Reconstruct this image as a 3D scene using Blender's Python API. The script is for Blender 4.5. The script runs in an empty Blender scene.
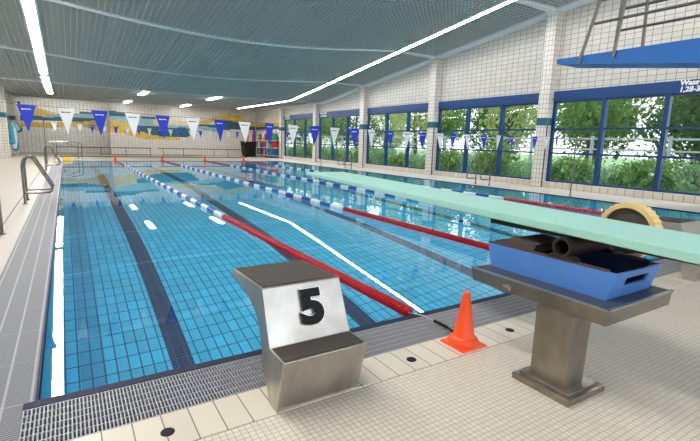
import bpy, bmesh, math, random
from mathutils import Vector, Matrix
random.seed(7)
C = bpy.context.scene.collection
PI = math.pi

# ------------------------------------------------------------------ materials
class NT:
    def __init__(s, name):
        s.m = bpy.data.materials.new(name); s.m.use_nodes = True
        s.t = s.m.node_tree; s.t.nodes.clear()
        s.out = s.n('ShaderNodeOutputMaterial')
    def n(s, kind, **kw):
        nd = s.t.nodes.new(kind)
        for k, v in kw.items(): setattr(nd, k, v)
        return nd
    def l(s, a, b): s.t.links.new(a, b)
    def math(s, op, a, b=None, c=None):
        nd = s.n('ShaderNodeMath', operation=op)
        for i, v in enumerate((a, b, c)):
            if v is None: continue
            if isinstance(v, (int, float)): nd.inputs[i].default_value = v
            else: s.l(v, nd.inputs[i])
        return nd.outputs[0]
    def mix(s, f, a, b):
        nd = s.n('ShaderNodeMix', data_type='RGBA')
        for i, v in ((0, f), (6, a), (7, b)):
            if isinstance(v, (int, float)): nd.inputs[i].default_value = v
            elif isinstance(v, tuple): nd.inputs[i].default_value = (*v, 1)
            else: s.l(v, nd.inputs[i])
        return nd.outputs[2]
    def pos(s):
        g = s.n('ShaderNodeNewGeometry'); x = s.n('ShaderNodeSeparateXYZ'); s.l(g.outputs['Position'], x.inputs[0])
        return g, x.outputs
    def noise(s, scale, detail=3, vec=None):
        nd = s.n('ShaderNodeTexNoise'); nd.inputs['Scale'].default_value = scale; nd.inputs['Detail'].default_value = detail
        if vec is None:
            g = s.n('ShaderNodeNewGeometry'); vec = g.outputs['Position']
        s.l(vec, nd.inputs['Vector']); return nd.outputs['Fac']
    def bsdf(s, col, rough=.5, metal=0., bump=None, bstr=.2, spec=.5, bdist=.01):
        b = s.n('ShaderNodeBsdfPrincipled')
        for k, v in (('Base Color', col), ('Roughness', rough), ('Metallic', metal), ('Specular IOR Level', spec)):
            if isinstance(v, tuple): b.inputs[k].default_value = (*v, 1)
            elif isinstance(v, (int, float)): b.inputs[k].default_value = v
            else: s.l(v, b.inputs[k])
        if bump is not None:
            bp = s.n('ShaderNodeBump'); bp.inputs['Strength'].default_value = bstr; bp.inputs['Distance'].default_value = bdist
            s.l(bump, bp.inputs['Height']); s.l(bp.outputs[0], b.inputs['Normal'])
        s.l(b.outputs[0], s.out.inputs[0]); return s.m

def srgb(r, g, b):
    f = lambda c: (c/255)/12.92 if c/255 <= .04045 else (((c/255)+.055)/1.055)**2.4
    return (f(r), f(g), f(b))
def plain(name, rgb, rough=.5, metal=0., var=.12, scale=6., spec=.5):
    t = NT(name); c = srgb(*rgb); f = t.noise(scale)
    col = t.mix(f, tuple(v*(1-var) for v in c), tuple(min(1, v*(1+var)) for v in c))
    return t.bsdf(col, rough, metal, spec=spec)
def emit(name, rgb, strength):
    t = NT(name); e = t.n('ShaderNodeEmission'); e.inputs[0].default_value = (*rgb, 1); e.inputs[1].default_value = strength
    t.l(e.outputs[0], t.out.inputs[0]); return t.m
def tiles(name, tile, grout, axes, lw=.1, var=.08, rough=.35, extra=None, mottle=.0, moff=(0, 0)):
    """procedural tile grid on world position; axes = ((axis, pitch), (axis, pitch))"""
    t = NT(name); g, x = t.pos()
    line = None; cells = []
    for i, (ax, pitch) in enumerate(axes):
        q = t.math('DIVIDE', t.math('ADD', x[ax], moff[i]), pitch)
        fr = t.math('FRACT', q); cells.append(t.math('FLOOR', q))
        ln = t.math('LESS_THAN', fr, lw[i] if isinstance(lw, tuple) else lw)
        line = ln if line is None else t.math('MAXIMUM', line, ln)
    cv = t.n('ShaderNodeCombineXYZ'); t.l(cells[0], cv.inputs[0]); t.l(cells[1], cv.inputs[1])
    wn = t.n('ShaderNodeTexWhiteNoise'); t.l(cv.outputs[0], wn.inputs['Vector'])
    c = srgb(*tile)
    col = t.mix(wn.outputs['Value'], tuple(v*(1-var) for v in c), tuple(min(1, v*(1+var)) for v in c))
    if mottle:
        col = t.mix(t.math('MULTIPLY', t.noise(.9, 4), mottle), col, tuple(v*.6 for v in c))
    if extra: col = extra(t, x, col)
    col = t.mix(line, col, srgb(*grout))
    inv = t.math('SUBTRACT', 1.0, line)
    return t.bsdf(col, rough, 0, bump=inv, bstr=.25, bdist=.002)

M = {}
M['deck'] = tiles('mosaic_deck', (222, 210, 192), (176, 166, 151), ((0, .0305), (1, .0305)), lw=.14, var=.05, rough=.45, mottle=.25)
M['deck_side'] = tiles('side_deck_tiles', (182, 174, 162), (146, 138, 128), ((0, .0305), (1, .0305)), lw=.14, var=.05, rough=.4, mottle=.2)
M['coping'] = tiles('coping_tiles', (218, 207, 188), (120, 112, 100), ((0, .125), (2, 5.0)), lw=(.05, .0), var=.07, rough=.4, mottle=.2, moff=(.0, 2))
M['joint'] = plain('dark_joint', (105, 98, 88), .8)
M['wall_x'] = tiles('wall_tiles_along_y', (206, 200, 191), (112, 106, 100), ((1, .245), (2, .155)), lw=(.06, .075), var=.05, rough=.3)
M['wall_y'] = tiles('wall_tiles_along_x', (216, 211, 203), (168, 163, 158), ((0, .245), (2, .155)), lw=(.08, .08), var=.06, rough=.3)
M['wall_brightened'] = tiles('wall_tiles_recess', (240, 236, 228), (150, 147, 143), ((0, .245), (2, .155)), lw=(.08, .08), var=.06, rough=.3)  # far wall tile coloured paler to make up for weak recess light
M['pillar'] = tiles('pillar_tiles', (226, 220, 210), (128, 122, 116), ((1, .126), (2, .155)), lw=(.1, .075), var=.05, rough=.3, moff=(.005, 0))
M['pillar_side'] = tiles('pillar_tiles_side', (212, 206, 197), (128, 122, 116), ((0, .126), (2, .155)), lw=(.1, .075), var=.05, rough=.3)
M['sill'] = tiles('sill_tiles', (214, 204, 188), (120, 110, 98), ((1, .25), (2, 5.0)), lw=(.06, 0.), var=.06, rough=.35, moff=(0, 2))
M['teal_band'] = plain('teal_band_tile', (28, 92, 108), .3)

def lane_mark(t, x, col):
    d = t.math('ABSOLUTE', t.math('SUBTRACT', t.math('MODULO', t.math('ADD', x[0], 24.15), 2.415), 1.2075))
    inl = t.math('LESS_THAN', d, .125)
    iny = t.math('MULTIPLY', t.math('LESS_THAN', x[1], 23.2), t.math('GREATER_THAN', x[1], .6))
    col = t.mix(t.math('MULTIPLY', inl, iny), col, srgb(1, 24, 66))
    edge = t.math('MULTIPLY', t.math('LESS_THAN', x[0], .42), t.math('GREATER_THAN', x[0], .17))
    return t.mix(t.math('MULTIPLY', edge, .5), col, srgb(20, 110, 160))
M['pool_floor'] = tiles('pool_floor_tiles', (60, 186, 222), (8, 66, 112), ((0, .125), (1, .25)), lw=(.12, .065), var=.12, rough=.4, extra=lane_mark, moff=(-.02, 0))
M['pool_wall_x'] = tiles('pool_wall_tiles_y', (70, 186, 218), (16, 90, 135), ((1, .25), (2, .125)), lw=(.05, .1), var=.1, rough=.4)
M['pool_wall_y'] = tiles('pool_wall_tiles_x', (70, 186, 218), (16, 90, 135), ((0, .25), (2, .125)), lw=(.05, .1), var=.1, rough=.4)
M['navy'] = tiles('navy_lip_tiles', (4, 20, 58), (20, 46, 84), ((0, .25), (1, .25)), lw=.03, var=.15, rough=.7)

def water():
    t = NT('pool_water')
    fr = t.n('ShaderNodeBsdfGlass'); fr.inputs['IOR'].default_value = 1.333; fr.inputs['Roughness'].default_value = 0.
    fr.inputs['Color'].default_value = (.93, .985, 1, 1)
    g, x = t.pos()
    mp = t.n('ShaderNodeMapping'); t.l(g.outputs['Position'], mp.inputs[0])
    nz = t.noise(1.3, 2, mp.outputs[0])
    bp = t.n('ShaderNodeBump'); bp.inputs['Strength'].default_value = .02; bp.inputs['Distance'].default_value = .004
    t.l(nz, bp.inputs['Height']); t.l(bp.outputs[0], fr.inputs['Normal'])
    t.l(fr.outputs[0], t.out.inputs[0]); return t.m
M['water'] = water()
def glass(name, base=.05, tint=(.93, .97, .97)):
    t = NT(name); tr = t.n('ShaderNodeBsdfTransparent'); tr.inputs[0].default_value = (*tint, 1)
    gl = t.n('ShaderNodeBsdfGlossy'); gl.inputs['Roughness'].default_value = .02
    geo = t.n('ShaderNodeNewGeometry'); lw = t.n('ShaderNodeFresnel'); t.l(t.math('ADD', 1.45, t.math('MULTIPLY', geo.outputs['Backfacing'], 1/1.45-1.45)), lw.inputs[0])
    mx = t.n('ShaderNodeMixShader'); t.l(lw.outputs[0], mx.inputs[0]); t.l(tr.outputs[0], mx.inputs[1]); t.l(gl.outputs[0], mx.inputs[2])
    t.l(mx.outputs[0], t.out.inputs[0]); return t.m
M['glass'] = glass('window_glass')

def steel(name, rgb, rough=.38, metal=.75, stain=.35):
    t = NT(name); g, x = t.pos()
    mp = t.n('ShaderNodeMapping'); mp.inputs['Scale'].default_value = (6, 6, 2.5); t.l(g.outputs['Position'], mp.inputs[0])
    f = t.noise(1.2, 3, mp.outputs[0]); f2 = t.noise(90, 2); f3 = t.noise(5, 4)
    rp = t.n('ShaderNodeMapRange'); rp.inputs[1].default_value = .38; rp.inputs[2].default_value = .68; t.l(f, rp.inputs[0])
    r3 = t.n('ShaderNodeMapRange'); r3.inputs[1].default_value = .4; r3.inputs[2].default_value = .65; t.l(f3, r3.inputs[0])
    c = srgb(*rgb)
    col = t.mix(t.math('MULTIPLY', rp.outputs[0], stain), tuple(min(1, v*1.25) for v in c), tuple(v*k for v, k in zip(c, (.55, .47, .38))))
    col = t.mix(t.math('MULTIPLY', r3.outputs[0], stain*.6), col, tuple(v*k for v, k in zip(c, (.5, .46, .42))))
    col = t.mix(t.math('MULTIPLY', f2, .2), col, tuple(v*.65 for v in c))
    rg = t.math('ADD', rough-.1, t.math('MULTIPLY', f3, .25))
    return t.bsdf(col, rg, metal, bump=f2, bstr=.06)
M['steel'] = steel('brushed_stainless', (178, 174, 166), .36, .92, .4)
M['steel_dark'] = steel('aged_stainless', (148, 141, 131), .32, .92, .45)
M['chrome'] = steel('polished_tube', (120, 114, 106), .25, .85, .2)
M['pole'] = steel('weathered_tube', (120, 116, 110), .4, .7, .3)
def grit(name, rgb, rgb2):
    t = NT(name); f = t.noise(110, 2); f2 = t.noise(9, 4)
    col = t.mix(f, srgb(*rgb), srgb(*rgb2)); col = t.mix(t.math('MULTIPLY', f2, .4), col, srgb(84, 72, 62))
    return t.bsdf(col, .75, 0, bump=f, bstr=.5, bdist=.003)
M['grit'] = grit('anti_slip_grit', (10, 9, 10), (84, 76, 70))
M['black'] = plain('black_paint', (10, 10, 11), .6, spec=.25)
M['white_edge'] = plain('white_edge', (235, 235, 232), .4)
M['orange'] = plain('cone_orange', (250, 82, 22), .4, var=.06)
M['red'] = plain('float_red', (196, 14, 22), .3, var=.15, scale=30)
M['dkred'] = plain('float_dark_red', (150, 12, 30), .3)
M['fblue'] = plain('float_blue', (16, 62, 170), .3)
M['fwhite'] = plain('float_white', (236, 238, 238), .3, var=.04)
M['cable'] = plain('steel_cable', (205, 208, 210), .35, .4)
M['grate'] = plain('grate_plastic', (150, 150, 155), .5, var=.05)
M['trough'] = plain('trough_dark', (10, 12, 15), .8)
M['pale'] = plain('pale_fence',(176,190,182),.7); M['yl'] = plain('foam_yellow',(236,200,50),.6)
M['pen_blue'] = plain('pennant_blue', (20, 52, 190), .6, var=.06)
M['pen_white'] = plain('pennant_white', (238, 238, 234), .6, var=.04)
M['frame_blue'] = plain('window_frame_blue', (10, 56, 104), .35, var=.08)
M['beam_blue'] = plain('lintel_blue', (12, 62, 116), .4, var=.07)
M['platform_blue'] = plain('platform_blue', (10, 112, 196), .4, var=.06, scale=2)
M['box_blue'] = plain('box_blue', (86, 140, 216), .42, var=.1, scale=12)
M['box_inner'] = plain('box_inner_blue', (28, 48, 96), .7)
M['slate'] = plain('slate_mat', (66, 72, 86), .55)
M['wood_dark'] = plain('dark_timber', (82, 68, 62), .7, var=.3, scale=20)
M['rust'] = plain('rusty_iron', (48, 38, 34), .6, .3, var=.4, scale=40)
M['cream'] = plain('cream_plastic', (228, 196, 130), .5, var=.08)
M['louvre'] = plain('ceiling_lamella', (190, 194, 188), .55, var=.05, scale=1)
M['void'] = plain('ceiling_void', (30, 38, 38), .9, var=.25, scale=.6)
M['white_beam'] = plain('white_beam', (232, 236, 234), .5, var=.03)
M['yellow'] = tiles('mosaic_yellow', (216, 182, 70), (180, 150, 60), ((0, .245), (2, .155)), lw=(.08, .08), var=.14, rough=.3)
M['mteal'] = tiles('mosaic_teal', (26, 84, 104), (40, 96, 112), ((0, .245), (2, .155)), lw=(.08, .08), var=.18, rough=.3)
M['mlight'] = tiles('mosaic_light_blue', (140, 178, 192), (130, 160, 170), ((0, .245), (2, .155)), lw=(.08, .08), var=.1, rough=.3)
M['myellow_pale'] = tiles('mosaic_pale_yellow', (218, 200, 140), (190, 176, 130), ((0, .245), (2, .155)), lw=(.08, .08), var=.1, rough=.3)
def board():
    t = NT('springboard_teal'); f = t.noise(90, 2); f2 = t.noise(2, 3)
    col = t.mix(f2, srgb(158, 212, 196), srgb(176, 224, 208)); col = t.mix(t.math('MULTIPLY', f, .25), col, srgb(120, 176, 164))
    return t.bsdf(col, .6, 0, bump=f, bstr=.3, bdist=.002)
M['board'] = board()
M['lamp'] = emit('lamp_tube', (1, .985, .96), 40)
M['lamp_small'] = emit('lamp_small', (1, .985, .96), 20)
def leafmat(name, a, b):
    t = NT(name); f = t.noise(3.5, 3)
    oi = t.n('ShaderNodeObjectInfo')
    col = t.mix(f, srgb(*a), srgb(*b))
    bs = t.n('ShaderNodeBsdfDiffuse'); t.l(col, bs.inputs[0])
    tr = t.n('ShaderNodeBsdfTranslucent'); t.l(col, tr.inputs[0])
    mx = t.n('ShaderNodeMixShader'); mx.inputs[0].default_value = .4
    t.l(bs.outputs[0], mx.inputs[1]); t.l(tr.outputs[0], mx.inputs[2]); t.l(mx.outputs[0], t.out.inputs[0]); return t.m
M['leaf_a'] = leafmat('foliage_mid', (52, 98, 44), (154, 184, 104))
M['leaf_b'] = leafmat('foliage_dark', (36, 70, 44), (112, 150, 88))
M['leaf_c'] = leafmat('foliage_light', (132, 156, 84), (208, 214, 146))
M['leaf_s'] = leafmat('shrub_leaf', (44, 100, 56), (180, 212, 160))
M['bark'] = plain('bark', (92, 82, 70), .9, var=.3, scale=8)
M['grass'] = plain('lawn', (104, 132, 76), .9, var=.3, scale=2)

# ------------------------------------------------------------------ mesh helpers
class MB:
    def __init__(s): s.v = []; s.f = []; s.mi = []
    def add(s, vs, fs, mi=0):
        o = len(s.v); s.v += [tuple(v) for v in vs]
        for f in fs: s.f.append(tuple(i+o for i in f)); s.mi.append(mi)
        return s
    def box(s, x0, x1, y0, y1, z0, z1, mi=0):
        return s.add([(x0,y0,z0),(x1,y0,z0),(x1,y1,z0),(x0,y1,z0),(x0,y0,z1),(x1,y0,z1),(x1,y1,z1),(x0,y1,z1)],
            [(3,2,1,0),(4,5,6,7),(0,1,5,4),(1,2,6,5),(2,3,7,6),(3,0,4,7)], mi)
    def quad(s, a, b, c, d, mi=0): return s.add([a,b,c,d], [(0,1,2,3)], mi)
    def prism_x(s, prof, x0, x1, mi=0):     # prof in (y,z)
        n = len(prof); vs = [(x0,y,z) for y,z in prof] + [(x1,y,z) for y,z in prof]
        fs = [tuple(range(n)), tuple(range(2*n-1, n-1, -1))] + [(i, i+n, (i+1)%n+n, (i+1)%n) for i in range(n)]
        return s.add(vs, fs, mi)
    def frustum(s, b, t, z0, z1, mi=0):     # b,t = (x0,x1,y0,y1)
        vs = [(b[0],b[2],z0),(b[1],b[2],z0),(b[1],b[3],z0),(b[0],b[3],z0),(t[0],t[2],z1),(t[1],t[2],z1),(t[1],t[3],z1),(t[0],t[3],z1)]
        return s.add(vs, [(3,2,1,0),(4,5,6,7),(0,1,5,4),(1,2,6,5),(2,3,7,6),(3,0,4,7)], mi)
    def tube(s, path, r, seg=10, mi=0, closed=False):
        P = [Vector(p) for p in path]; n = len(P); rings = []; up = None
        rr = r if isinstance(r, (list, tuple)) else [r]*n
        for i in range(n):
            if closed: d = (P[(i+1)%n]-P[i-1]).normalized()
            else: d = (P[min(i+1,n-1)]-P[max(i-1,0)]).normalized()
            if up is None:
                up = Vector((0,0,1)) if abs(d.z) < .9 else Vector((1,0,0))
            a = d.cross(up).normalized(); up = a.cross(d).normalized()
            rings.append([P[i]+(a*math.cos(2*PI*k/seg)+up*math.sin(2*PI*k/seg))*rr[i] for k in range(seg)])
        vs = [v for rg in rings for v in rg]; fs = []
        for i in range(n if closed else n-1):
            j = (i+1)%n
            for k in range(seg):
                l = (k+1)%seg; fs.append((i*seg+k, i*seg+l, j*seg+l, j*seg+k))
        if not closed: fs += [tuple(range(seg-1,-1,-1)), tuple((n-1)*seg+k for k in range(seg))]
        return s.add(vs, fs, mi)
    def lathe(s, prof, o, axis='z', seg=24, mi=0):   # prof (r, h)
        vs = []; fs = []; n = len(prof)
        for r, h in prof:
            for k in range(seg):
                a = 2*PI*k/seg; p = (r*math.cos(a), r*math.sin(a), h)
                if axis == 'y': p = (p[0], p[2], p[1])
                if axis == 'x': p = (p[2], p[0], p[1])
                vs.append((o[0]+p[0], o[1]+p[1], o[2]+p[2]))
        for i in range(n-1):
            for k in range(seg):
                l = (k+1)%seg; fs.append((i*seg+k, i*seg+l, (i+1)*seg+l, (i+1)*seg+k))
        fs += [tuple(range(seg-1,-1,-1)), tuple((n-1)*seg+k for k in range(seg))]
        return s.add(vs, fs, mi)
    def build(s, name, mats, parent=None, smooth=False, bevel=0., world=True):
        me = bpy.data.meshes.new(name)
        off = Vector(parent_loc(parent)) if (parent is not None and world) else Vector((0,0,0))
        me.from_pydata([tuple(Vector(v)-off) for v in s.v], [], s.f)
        ms = mats if isinstance(mats, (list, tuple)) else [mats]
        for m in ms: me.materials.append(M[m] if isinstance(m, str) else m)
        me.polygons.foreach_set('material_index', s.mi)
        bm = bmesh.new(); bm.from_mesh(me); bmesh.ops.recalc_face_normals(bm, faces=bm.faces)
        if bevel: 
            bmesh.ops.bevel(bm, geom=[e for e in bm.edges if len(e.link_faces)==2 and e.calc_face_angle(0) > .6], offset=bevel, segments=2, affect='EDGES', profile=.6)
        bm.to_mesh(me); bm.free()
        if smooth:
            me.polygons.foreach_set('use_smooth', [True]*len(me.polygons))
            try: me.set_sharp_from_angle(angle=math.radians(38))
            except Exception: pass
        o = bpy.data.objects.new(name, me); C.objects.link(o)
        if parent is not None: o.parent = parent
        return o
def parent_loc(p):
    v = Vector((0,0,0))
    while p is not None: v += p.location; p = p.parent
    return v
def tag(o, label, cat, group=None):
    o['label'] = label; o['category'] = cat
    if group: o['group'] = group
    return o
def thing(name, label, cat, loc, group=None):
    o = bpy.data.objects.new(name, None); C.objects.link(o); o.location = loc; o.empty_display_size = .1
    return tag(o, label, cat, group)
def struct(o): o['kind'] = 'structure'; return o
def dup(root, loc, label=None, rz=None, scale=None):
    r = root.copy(); C.objects.link(r); r.location = loc
    if rz is not None: r.rotation_euler = (0,0,rz)
    if scale: r.scale = scale
    if label: r['label'] = label
    for ch in list(root.children):
        c = ch.copy(); C.objects.link(c); c.parent = r
        for g in ch.children:
            d = g.copy(); C.objects.link(d); d.parent = c
    return r

# ------------------------------------------------------------------ dimensions
PW, PL = 12.07, 25.0           # pool width, length
WX = 14.24                     # window wall plane
LW = 2.415                     # lane width
XL = -2.75                     # left wall
YF = 35.4                      # far wall
BAY = [1.42+5.56*i for i in range(6)]   # near faces of the pillars
def zplane(y): return 3.8 + .125*max(0., 22.8-y)
def zc(x, y):
    s = .5 if y < 15 else .5*max(0, 1-(y-15)/10.5)
    return zplane(y) - s*max(0, 1-((x-5.2)/6.9)**2)**1.5

# ------------------------------------------------------------------ floor and basin
b = MB()
b.quad((-9,-9,-.0),(16,-9,0),(16,-.70,0),(-9,-.70,0))
struct(b.build('floor', 'deck'))
b = MB(); b.box(XL, -.675, -.69, 39, -.05, 0); b.box(-.655, -.405, -.43, 39, -.05, 0)
struct(b.build('floor_left_deck', 'deck_side'))
b = MB(); b.box(PW+.03, WX, -.69, YF, -.05, 0); b.box(-.405, PW+.03, PL+.03, 39, -.05, 0)
struct(b.build('floor_far_deck', 'deck_side'))
b = MB(); b.box(-.675, -.655, -.43, 39, -.05, -.006); b.box(XL, WX, -.70, -.688, -.05, -.006)
struct(b.build('trim_1', 'joint'))
b = MB(); b.box(XL, PW+.03, -.688, -.43, -.05, .002)
struct(b.build('trim_2', 'coping'))
# basin
prof = [(0,-2.9),(10,-2.9),(17,-1.5),(PL,-1.25)]
b = MB()
for (y0,z0),(y1,z1) in zip(prof, prof[1:]):
    b.quad((0,y0,z0),(PW,y0,z0),(PW,y1,z1),(0,y1,z1), 0)
    for x in (0, PW): b.quad((x,y0,z0),(x,y1,z1),(x,y1,-.1),(x,y0,-.1), 1)
    for x in (0, PW): b.quad((x,y0,-.1),(x,y1,-.1),(x,y1,-.012),(x,y0,-.012), 3)
b.quad((0,0,-2.9),(PW,0,-2.9),(PW,0,-.1),(0,0,-.1), 2); b.quad((0,PL,-1.25),(PW,PL,-1.25),(PW,PL,-.1),(0,PL,-.1), 2)
b.quad((0,0,-.1),(PW,0,-.1),(PW,0,-.012),(0,0,-.012), 3); b.quad((0,PL,-.1),(PW,PL,-.1),(PW,PL,-.012),(0,PL,-.012), 3)
struct(b.build('floor_pool_basin', ['pool_floor','pool_wall_x','pool_wall_y','navy']))
b = MB(); b.quad((0,0,-.012),(PW,0,-.012),(PW,PL,-.012),(0,PL,-.012))
wat = b.build('pool_water', 'water')
tag(wat, 'clear calm blue water filling the swimming pool', 'water'); wat['kind'] = 'stuff'
# navy lip round the water
b = MB(); b.box(-.06, PW+.03, -.06, 0, -.06, .003); b.box(-.014, 0, 0, PL, -.06, .003); b.box(PW, PW+.03, 0, PL, -.06, .0015); b.box(0, PW, PL, PL+.03, -.06, .0015)
struct(b.build('trim_3', 'navy'))
# grate at the near end: fine bars over a dark trough
b = MB(); b.box(-.40, WX, -.43, -.06, -.36, -.32)
b.box(-.405, -.06, -.43, PL+.03, -.16, -.03)
struct(b.build('trim_4', 'trough'))
b = MB(); b.box(-.405, WX, -.432, -.43, -.34, -.05); b.box(-.405, WX, -.06, -.058, -.34, -.05); struct(b.build('trim_10', 'trough'))
b = MB(); x = -.058
while x < WX:
    b.box(x, x+.0065, -.428, -.062, -.03, .0); x += .0165
for k in range(7): b.box(-.058, WX, -.425+.0585*k, -.4165+.0585*k, -.026, .0008)
struct(b.build('trim_5', 'grate'))
def side_grate():
    t = NT('side_grate'); g, x = t.pos()
    fr = t.math('FRACT', t.math('DIVIDE', x[1], .017)); ln = t.math('LESS_THAN', fr, .42)
    sm = t.math('LESS_THAN', t.math('ABSOLUTE', t.math('SUBTRACT', t.math('MODULO', t.math('ADD', x[0], 1.0), .115), .05)), .006)
    sm2 = t.math('LESS_THAN', t.math('FRACT', t.math('DIVIDE', x[1], .5)), .012)
    col = t.mix(ln, srgb(128,128,132), srgb(58,60,66)); col = t.mix(t.math('MAXIMUM', sm, t.math('MULTIPLY', sm2, .6)), col, srgb(150,150,154))
    return t.bsdf(col, .6, 0, bump=t.math('SUBTRACT', 1., ln), bstr=.3, bdist=.004)
M['side_grate'] = side_grate()
b = MB(); b.box(-.405, -.014, -.06, PL+.03, -.03, .0); b.box(-.405, -.06, -.43, -.06, -.03, .0)
struct(b.build('trim_6', 'side_grate'))

# ------------------------------------------------------------------ walls
b = MB()
zt = lambda y: zplane(y)+.35
ys = [-9, 0, 8, 16, 22.8, 29.58]
for y0, y1 in zip(ys, ys[1:]): b.quad((WX,y0,3.2),(WX,y1,3.2),(WX,y1,zt(y1)),(WX,y0,zt(y0)))
b.quad((WX,29.58,0),(WX,YF,0),(WX,YF,zt(YF)),(WX,29.58,zt(29.58)))
b.quad((WX,-9,0),(WX,BAY[0],0),(WX,BAY[0],3.2),(WX,-9,3.2))
struct(b.build('wall_right', 'wall_x'))
b = MB(); b.box(3, WX, YF, YF+.2, 0, 4.15)
struct(b.build('wall_far', 'wall_y'))
b = MB(); b.box(XL-.2, 3.0, 38, 38.2, 0, 4.15); b.box(3.0, 3.2, YF+.2, 38, 0, 4.15)
struct(b.build('wall_far_recess', 'wall_brightened'))
b = MB()
for y0, y1 in zip([-9,0,8,16,22.8,29.5],[0,8,16,22.8,29.5,38]): b.quad((XL,y0,0),(XL,y1,0),(XL,y1,zt(y1)),(XL,y0,zt(y0)))
struct(b.build('wall_left', 'wall_x'))
b = MB(); b.box(XL, XL+.3, 33.2, 33.7, 0, 4.1); b.box(XL, XL+.3, 28.0, 28.5, 0, 4.1)
struct(b.build('wall_left_pillar', 'pillar_side'))
b = MB()
for x0,x1,y0,y1 in ((XL-.002, XL+.02, 26, 38),(XL, XL+.31, 33.19, 33.71),(XL, XL+.31, 27.99, 28.51)): b.box(x0,x1,y0,y1,2.15,2.42)
struct(b.build('trim_7', 'teal_band'))
# pillars of the window wall
for i, a in enumerate(BAY):
    top = zplane(a+.4) + .05
    mb = MB(); x0, x1, y0, y1 = 13.92, WX, a, a+.38
    mb.quad((x0,y0,0),(x0,y1,0),(x0,y1,top),(x0,y0,top), 0)
    for y in (y0, y1): mb.quad((x0,y,0),(x1,y,0),(x1,y,top),(x0,y,top), 1)
    mb.box(x0-.006, x1, y0-.006, y1+.006, 2.08, 2.33, 2)
    mb.box(x0+.03, x0+.075, y0-.02, y0, 0, 2.08, 3)
    struct(mb.build('pillar', ['pillar','pillar_side','teal_band','wood_dark']))
# sill + lintel + windows
for i in range(5):
    y0, y1 = BAY[i]+.38, BAY[i+1]
    mb = MB(); mb.box(14.06, WX+.1, y0, y1, 0, .2); struct(mb.build('window_sill', 'sill'))
    mb = MB(); mb.box(14.17, WX+.12, y0, y1, 2.88, 3.2); struct(mb.build('window_lintel', 'beam_blue'))
    w = MB()
    w.box(14.2, 14.3, y0, y0+.1, .2, 2.88); w.box(14.2, 14.3, y1-.1, y1, .2, 2.88)
    w.box(14.2, 14.3, y0, y1, .2, .26); w.box(14.2, 14.3, y0, y1, 2.82, 2.88)
    win = struct(w.build('window_%d' % (i+1), 'frame_blue'))
    st = (y1-y0)/3
    for k in (1, 2):
        mm = MB(); mm.box(14.17, 14.32, y0+st*k-.06, y0+st*k+.06, .2, 2.88); mm.build('mullion', 'frame_blue', win)
    for z in (1.17, 1.96):
        mm = MB(); mm.box(14.2, 14.3, y0, y1, z-.03, z+.03); mm.build('transom', 'frame_blue', win)
    for k in range(3):
        ya_, yb_ = y0+st*k+.06, y0+st*(k+1)-.06; mm = MB(); mm.quad((14.25,ya_,.26),(14.25,yb_,.26),(14.25,yb_,2.82),(14.25,ya_,2.82)); mm.build('glass_pane', 'glass', win)

# ------------------------------------------------------------------ mosaic mural (tiles of the far wall)
def mural(name, y, rows, cols_x, label, wallx=None):
    # rows: list of (material, [(x, zlow, zhigh), ...]) piecewise-linear band outlines, stepped to whole tiles
    mats = [r[0] for r in rows]; mb = MB(); p = .245; q = .0775
    for mi, (m, pts) in enumerate(rows):
        x = pts[0][0]
        while x < pts[-1][0]-.01:
            xm = x+p/2
            for (xa, la, ha), (xb, lb, hb) in zip(pts, pts[1:]):
                if xa <= xm <= xb:
                    f = (xm-xa)/(xb-xa+1e-9); lo = round((la+(lb-la)*f)/q)*q; hi = round((ha+(hb-ha)*f)/q)*q
                    if hi > lo: mb.quad((x,y-.003*(mi+1),lo),(min(x+p,pts[-1][0]),y-.003*(mi+1),lo),(min(x+p,pts[-1][0]),y-.003*(mi+1),hi),(x,y-.003*(mi+1),hi), mi)
                    break
            x += p
    o = mb.build(name, mats); return tag(o, label, 'mural')
mural('mosaic_mural', YF, [
    ('mteal', [(3.0,2.78,3.15),(4.4,2.72,3.12),(5.1,2.70,2.9),(6.3,2.62,2.82)]),
    ('mlight', [(3.0,2.46,2.8),(4.2,2.3,2.76),(5.0,2.14,2.76),(6.3,2.1,2.66),(7.6,2.05,2.3),(8.6,2.2,2.3)]),
    ('yellow', [(3.0,1.6,2.48),(3.9,1.55,2.4),(4.6,1.3,2.1),(5.4,1.15,1.85),(7.0,1.15,1.5),(8.0,1.2,1.25)]),
    ('mteal', [(4.6,1.95,2.15),(5.4,1.6,2.2),(6.4,1.42,2.16),(7.6,1.36,2.1),(8.7,1.45,2.25),(9.4,2.1,2.5),(10.6,1.95,2.5),(11.6,2.1,2.95),(12.6,2.2,2.9),(14.24,2.16,2.5)]),
    ('myellow_pale', [(6.0,2.28,2.6),(7.6,2.3,2.6),(9.0,2.4,2.62),(10.4,2.55,2.78)]),
    ('mlight', [(8.4,2.08,2.28),(10.0,2.05,2.3),(11.2,1.9,2.2)]),
    ('yellow', [(9.0,2.5,2.62),(10.2,2.6,2.85),(10.8,2.8,3.2),(11.8,2.9,3.42),(12.8,2.75,3.3),(13.4,2.5,2.95),(14.24,2.5,2.82)]),
], None, 'stepped yellow, teal and light blue mosaic wave on the far tiled wall')
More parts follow.
